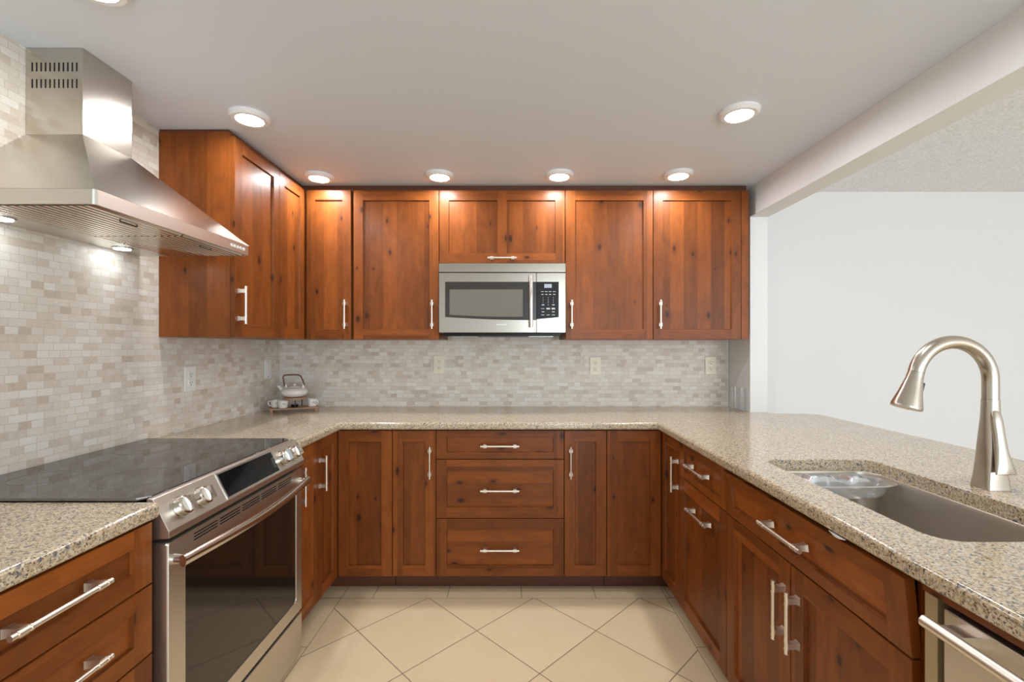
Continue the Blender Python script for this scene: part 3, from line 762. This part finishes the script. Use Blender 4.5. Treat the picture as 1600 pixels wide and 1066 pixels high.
m = MB(); m.prism(wpoly(wl, dx1 - 0.0005, wt, q2z(495.5), q2z(500.5)), lambda a, z, yy: (a, yy, z), MY - 0.0015, MY + 0.001); m.build('window_border', MWFRAME, md)
m = MB(); m.prism(wpoly(q2x(702.5), q2x(817), q2z(452.5), q2z(492), q2z(495)), lambda a, z, yy: (a, yy, z), MY - 0.0022, MY - 0.0014); m.build('window', MWGLASS, md)
me = text_mesh('SAMSUNG', 0.0135, 'brand_lettering'); me.materials.append(LETTER)
o = bpy.data.objects.new('brand_lettering', me); C.objects.link(o); o.parent = md
o.location = Vector((q2x(783.5), MY - 0.0008, q2z(507.5))) - root_loc(md); o.rotation_euler = (math.pi/2, 0, 0); o.scale = (1.0, 1, 1)
m = MB(); hxm = q2x(829.5); hp = []
for k in range(13):
    f = k / 12; hp.append((hxm, MY - 0.030 - 0.012*math.sin(math.pi*f), q2z(431.5) + (q2z(511.5) - q2z(431.5))*f))
m.tube(hp, [(0.0075, 0.0115)] * 13, 16)
for k in (1, 11): m.tube([(hxm, MY + 0.001, hp[k][2]), (hxm, hp[k][1], hp[k][2])], [0.008, 0.008], 12)
m.build('handle', STEELP, md)
m = MB(); m.box((dx1 + 0.001, MY, MZ0), (MX1, MY + 0.03, q2z(426.2)), 0, 0.003); kp_ = m.build('control_panel', STEELX, t)
m = MB(); m.prism([(dx1 + 0.002, wt), (q2x(873), wt), (q2x(873), q2z(496)), (dx1 + 0.002, q2z(499))], lambda a, z, yy: (a, yy, z), MY - 0.0015, MY + 0.001); kb = m.build('keypad', BLACK, kp_)
m = MB(); m.box((q2x(850.5), MY - 0.0022, q2z(450)), (q2x(862), MY - 0.0016, q2z(444))); m.build('clock', LCD, kb)
def dash(px, py, wpx, hpx):
    m = MB(); m.box((q2x(px - wpx/2), MY - 0.0021, q2z(py + hpx/2)), (q2x(px + wpx/2), MY - 0.0016, q2z(py - hpx/2))); m.build('key_label', KEYS, kb)
for px in (847.5, 853.5, 859.5, 866): dash(px, 455.8, 4, 0.9); dash(px, 460.3, 3.4, 1.1)
for px in (848.5, 864.5): dash(px, 476.5, 4, 1.4)
for px in (848, 856.5, 864.5): dash(px, 482.4, 5.5, 2.4 if px > 850 else 0.7); dash(px, 492.3, 5, 0.9)
for px in (848.5, 864.5): dash(px, 487.4, 4, 1.2)
for r_, row in enumerate(('123', '456', '789')):
    for c_, chx in enumerate(row):
        me = text_mesh(chx, 0.010, 'key_digit'); me.materials.append(KEYS)
        o = bpy.data.objects.new('key_digit', me); C.objects.link(o); o.parent = kb
        o.location = Vector((q2x(848.5 + c_*8), MY - 0.0020, q2z(465.3 + r_*3.6))) - root_loc(kb); o.rotation_euler = (math.pi/2, 0, 0)
me = text_mesh('0', 0.010, 'key_digit'); me.materials.append(KEYS); o = bpy.data.objects.new('key_digit', me); C.objects.link(o); o.parent = kb
o.location = Vector((q2x(856.5), MY - 0.0020, q2z(476.3))) - root_loc(kb); o.rotation_euler = (math.pi/2, 0, 0)
m = MB(); m.prism([(MX0+0.01, 1.3905), (MX1-0.01, 1.3905), (MX1-0.035, 1.372), (MX0+0.035, 1.372)], lambda a, z, yy: (a, yy, z), MY + 0.035, YB - 0.03); ub = m.build('underside', BLACK, t)
for xa, xb in ((q2x(703), q2x(744)), (q2x(826), q2x(866))):
    m = MB(); m.box((xa, MY + 0.06, 1.369), (xb, MY + 0.16, 1.3725), 0, 0.001); m.build('grease_filter', STEELP, ub)

# ------------------------------------------------------------------ dishwasher
t = thing('dishwasher', 'stainless dishwasher with bar handle under the peninsula worktop', 'dishwasher', (1.05, 0.55, 0))
box1((0.80, 0.252, 0.10), (1.39, 0.856, 0.862), 0.002).build('tub_casing', BLACK, t)
m = MB(); m.box((0.766, 0.25, 0.11), (0.7985, 0.815, 0.846), 0, 0.004); dd = m.build('door', STEEL, t)
m = MB(); m.box((0.772, 0.832, 0.11), (0.7985, 0.8585, 0.853), 0, 0.002); m.build('side_trim', simple('tan_trim', (0.42, 0.33, 0.19), 0.35, 0.35), t)
m = MB(); m.tube([(0.726, 0.275, 0.826), (0.726, 0.808, 0.826)], 0.0105, 18)
for yy in (0.32, 0.765): m.box((0.730, yy - 0.018, 0.816), (0.767, yy + 0.018, 0.835), 0, 0.002)
m.build('handle', NICKEL, dd)
m = MB(); m.box((0.7685, 0.25, 0.8545), (0.7985, 0.858, 0.8735)); m.build('top_rail', [WH], t)
m = MB(); m.box((0.84, 0.26, 0.0), (1.38, 0.85, 0.0995)); m.build('toe_panel', BLACK, t)

# ------------------------------------------------------------------ outlets and switch
def outlet(kind, u, z, label, group='duplex outlets on the tiled walls', mat=IVORY):
    plane = YB if kind == 'B' else XL
    r_ = thing('outlet', label, 'outlet', P(kind, plane, u, 0, z), group)
    def bx(mb, du, dz, hu, hz, w0, w1, bev=0.0): mb.box(P(kind, plane, u+du-hu, w0, z+dz-hz), P(kind, plane, u+du+hu, w1, z+dz+hz), 0, bev)
    m = MB(); bx(m, 0, 0, 0.036, 0.059, 0.0002, 0.006, 0.002); pl = m.build('cover_plate', mat, r_)
    for dz in (0.0205, -0.0205):
        m = MB(); bx(m, 0, dz, 0.0165, 0.0145, 0.006, 0.0082, 0.001); rc = m.build('receptacle', mat, pl)
        m = MB(); bx(m, -0.0065, dz+0.003, 0.0012, 0.0042, 0.0082, 0.0086); bx(m, 0.0065, dz+0.003, 0.0012, 0.0036, 0.0082, 0.0086); bx(m, 0, dz-0.008, 0.0024, 0.0024, 0.0082, 0.0086)
        m.build('slots', SLOT, rc)
    m = MB(); q = Vector(P(kind, plane, u, 0.006, z)); m.cyl(q, q + Vector(AX[kind][1])*0.001, 0.003, 12); m.build('screw', NICKEL, pl)
outlet('B', -0.505, 1.191, 'ivory outlet on the tile just below the left corner of the microwave')
outlet('B', 0.531, 1.182, 'ivory outlet on the tile under the wall cabinet touching the keypad side')
outlet('B', 1.296, 1.185, 'ivory outlet at the tile end next to the clear glass and white wall')
outlet('L', 2.183, 1.157, 'white outlet on the side tile wall just past the cooktop', mat=WPLAST)
r_ = thing('wall_switch', 'white switch plate on the side tile wall above the tea set', 'switch', (XL, 2.87, 1.169))
m = MB(); m.box((XL+0.0002, 2.834, 1.11), (XL+0.006, 2.906, 1.228), 0, 0.002); pl = m.build('cover_plate', WPLAST, r_)
m = MB(); m.box((XL+0.006, 2.854, 1.136), (XL+0.009, 2.886, 1.202), 0, 0.001); m.build('rocker', WPLAST, pl)
for zz in (1.122, 1.216):
    m = MB(); m.cyl((XL+0.006, 2.87, zz), (XL+0.007, 2.87, zz), 0.003, 10); m.build('screw', SLOT, pl)

# ------------------------------------------------------------------ ceiling downlights
def downlight(x, y, label):
    r_ = thing('ceiling_light', label, 'light', (x, y, ZC), 'round downlights on the kitchen ceiling')
    m = MB(); m.lathe([(0.078, -0.0005), (0.078, -0.010), (0.068, -0.020), (0.053, -0.020), (0.051, -0.014), (0.051, -0.0005)], (x, y, ZC), 40, 0, False, False)
    m.build('trim_ring', simple('white_lamp_trim', (0.85, 0.85, 0.85), 0.4) if 'white_lamp_trim' not in bpy.data.materials else bpy.data.materials['white_lamp_trim'], r_)
    m = MB(); m.lathe([(0.0505, -0.014), (0.046, -0.0175), (0.02, -0.0185)], (x, y, ZC), 40, 0, False, True)
    m.build('lens', LAMPM, r_)
downlight(-1.098, 1.882, 'lit round downlight over the wall cabinet beside the hood')
downlight(-1.097, 2.545, 'lit round downlight over the inside corner of the wall cabinets')
downlight(-0.42, 2.525, 'lit round downlight over the hinge side of the microwave')
downlight(0.244, 2.519, 'lit round downlight over the keypad side of the microwave')
downlight(0.90, 2.51, 'lit round downlight over the wall cabinet nearest the white wall')
downlight(0.909, 1.846, 'lit round downlight alone between the beam and the middle of the ceiling')
downlight(-1.098, 1.183, 'lit round downlight above the hood, cut by the top photo edge')
downlight(0.909, 1.12, 'added round downlight on the kitchen ceiling above the sink, out of view')  # unseen lamp added for its light, mirroring the one above the hood

# ------------------------------------------------------------------ tea set in the corner
tcx, tcy, rz = -1.365, 2.815, math.radians(24)
RM = Matrix.Translation((tcx, tcy, 0)) @ Matrix.Rotation(rz, 4, 'Z')
t = thing('tray', 'small brown wooden footed tray holding the tea set', 'tray', (tcx, tcy, CT))
m = MB(); m.box((-0.135, -0.065, 0.930), (0.135, 0.065, 0.938), 0, 0.002); m.xform(RM); m.build('tray_board', BAMBOO, t)
for sx in (-1, 1):
    for sy in (-1, 1):
        m = MB(); m.box((sx*0.122-0.007, sy*0.053-0.007, CT+0.0003), (sx*0.122+0.007, sy*0.053+0.007, 0.9298), 0, 0.0015); m.xform(RM); m.build('foot', BAMBOO, t)
def tl(a, c): v = RM @ Vector((a, c, 0)); return v.x, v.y
wx, wy = tl(0.0, 0.012)
t = thing('teapot_stand', 'round wooden warmer stand with dark legs under the teapot', 'stand', (wx, wy, 0.938))
m = MB(); m.lathe([(0.045, 0.0), (0.066, 0.001), (0.066, 0.013), (0.045, 0.013), (0.045, 0.0)][:4], (wx, wy, 0.985), 36); m.build('top_ring', BAMBOO, t)
for k in range(3):
    a = math.radians(60 + 120*k); m = MB(); m.cyl((wx + 0.05*math.cos(a), wy + 0.05*math.sin(a), 0.9383), (wx + 0.05*math.cos(a), wy + 0.05*math.sin(a), 0.9852), 0.0035, 10); m.build('leg', DARKM, t)
t = thing('tealight', 'dark tealight holder on the tray below the teapot', 'candle', (wx, wy, 0.938))
m = MB(); m.lathe([(0.020, 0.0003), (0.022, 0.014), (0.019, 0.014), (0.018, 0.011), (0.004, 0.011)], (wx, wy, 0.938), 24); m.build('holder', BLACK, t)
m = MB(); m.lathe([(0.0175, 0.0112), (0.0175, 0.013), (0.002, 0.013)], (wx, wy, 0.938), 20); m.build('wax', CERAM, t)
t = thing('teapot', 'white ceramic teapot with arched brown handle on its stand', 'teapot', (wx, wy, 0.9985))
TP = Vector((wx, wy, 0.9985))
m = MB(); m.lathe([(0.040, 0.0), (0.058, 0.006), (0.074, 0.020), (0.0775, 0.032), (0.072, 0.046), (0.055, 0.056), (0.036, 0.0595)], TP, 40); m.build('body', CERAM, t, 60)
m = MB(); m.lathe([(0.036, 0.0598), (0.034, 0.064), (0.015, 0.068), (0.006, 0.069)], TP, 32); m.lathe([(0.004, 0.069), (0.009, 0.075), (0.009, 0.081), (0.003, 0.084)], TP, 20); m.build('lid', CERAM, t, 60)
u = Vector((-1, 0, 0))
m = MB(); m.tube([TP + u*0.066 + Vector((0,0,0.032)), TP + u*0.080 + Vector((0,0,0.046)), TP + u*0.092 + Vector((0,0,0.060)), TP + u*0.102 + Vector((0,0,0.066))], [0.015, 0.012, 0.009, 0.008], 16); m.build('spout', CERAM, t, 60)
for s in (-1, 1):
    m = MB(); m.tube([TP + Vector((s*0.052, 0, 0.052)), TP + Vector((s*0.054, 0, 0.078))], [0.008, 0.005], 12); m.build('lug', CERAM, t, 60)
pts = []
for a, z in ((-0.062, 0.066), (-0.068, 0.10), (-0.072, 0.122), (-0.066, 0.133), (-0.045, 0.136), (0.0, 0.138), (0.025, 0.136), (0.038, 0.129), (0.050, 0.105), (0.062, 0.072)): pts.append(TP + Vector((a, 0, z)))
m = MB(); m.tube(pts, 0.0048, 12); m.build('handle', BROWNH, t, 60)
def cup(a, c, hd, label):
    x, y = tl(a, c); r_ = thing('cup', label, 'cup', (x, y, 0.938), 'small white tea cups on the tray')
    m = MB(); m.lathe([(0.021, 0.0004), (0.025, 0.004), (0.029, 0.045), (0.027, 0.045), (0.023, 0.007), (0.004, 0.006)], (x, y, 0.938), 32); bd = m.build('bowl', CERAM, r_, 60)
    d = Vector((math.cos(hd), math.sin(hd), 0)); cc = Vector((x, y, 0.938))
    m = MB(); m.tube([cc + d*0.026 + Vector((0,0,0.040)), cc + d*0.040 + Vector((0,0,0.040)), cc + d*0.043 + Vector((0,0,0.027)), cc + d*0.038 + Vector((0,0,0.014)), cc + d*0.024 + Vector((0,0,0.012))], 0.0035, 10); m.build('handle', CERAM, r_, 60)
    m = MB()
    for k, (da, zz, hh) in enumerate(((-0.22, 0.030, 0.008), (0.0, 0.028, 0.012), (0.25, 0.024, 0.006))):
        e1 = Vector((-x, -y, 0)).normalized(); an = math.atan2(e1.y, e1.x) + da + 0.25
        p = cc + Vector((math.cos(an), math.sin(an), 0)) * 0.0276 + Vector((0, 0, zz)); tdir = Vector((-math.sin(an), math.cos(an), 0))
        m.tube([p - Vector((0,0,hh*0.5)) - tdir*0.002, p + Vector((0,0,hh*0.5)) + tdir*0.002], 0.0014, 6)
    m.build('printed_motif', INK, bd)
cup(-0.103, 0.018, math.radians(200), 'white tea cup on the tray corner nearest the side tile wall')
cup(-0.062, -0.036, math.radians(120), 'white tea cup on the front edge of the tray before the teapot')
cup(0.102, -0.012, math.radians(-20), 'white tea cup on the tray end farthest from the side tile wall')

# ------------------------------------------------------------------ glass beside the white wall
m = MB(); m.lathe([(0.036, 0.0004), (0.041, 0.006), (0.0425, 0.145), (0.0400, 0.145), (0.0375, 0.016), (0.004, 0.014)], (1.372, 2.80, CT), 40)
o = m.build('drinking_glass', GLASS, None, 60); tag(o, 'clear drinking glass on the worktop against the white wall end', 'glass')

# ------------------------------------------------------------------ white sliver of unidentified stuff hanging under the worktop edge
m = MB(); L = []
for k in range(9):
    f = k / 8; rr = 0.0045 * math.sin(math.pi * min(max(f, 0.04), 0.96)) + 0.0006
    L.append((Vector((0.7512, 1.035 + 0.055 * f, 0.8735 - rr * 0.75)), rr))
m.tube([p for p, q in L], [(q * 0.8, q * 0.7) for p, q in L], 10)
o = m.build('white_sliver', WPLAST, None, 60)
tag(o, 'small white sliver hanging under the worktop edge above the false front', 'sealant')
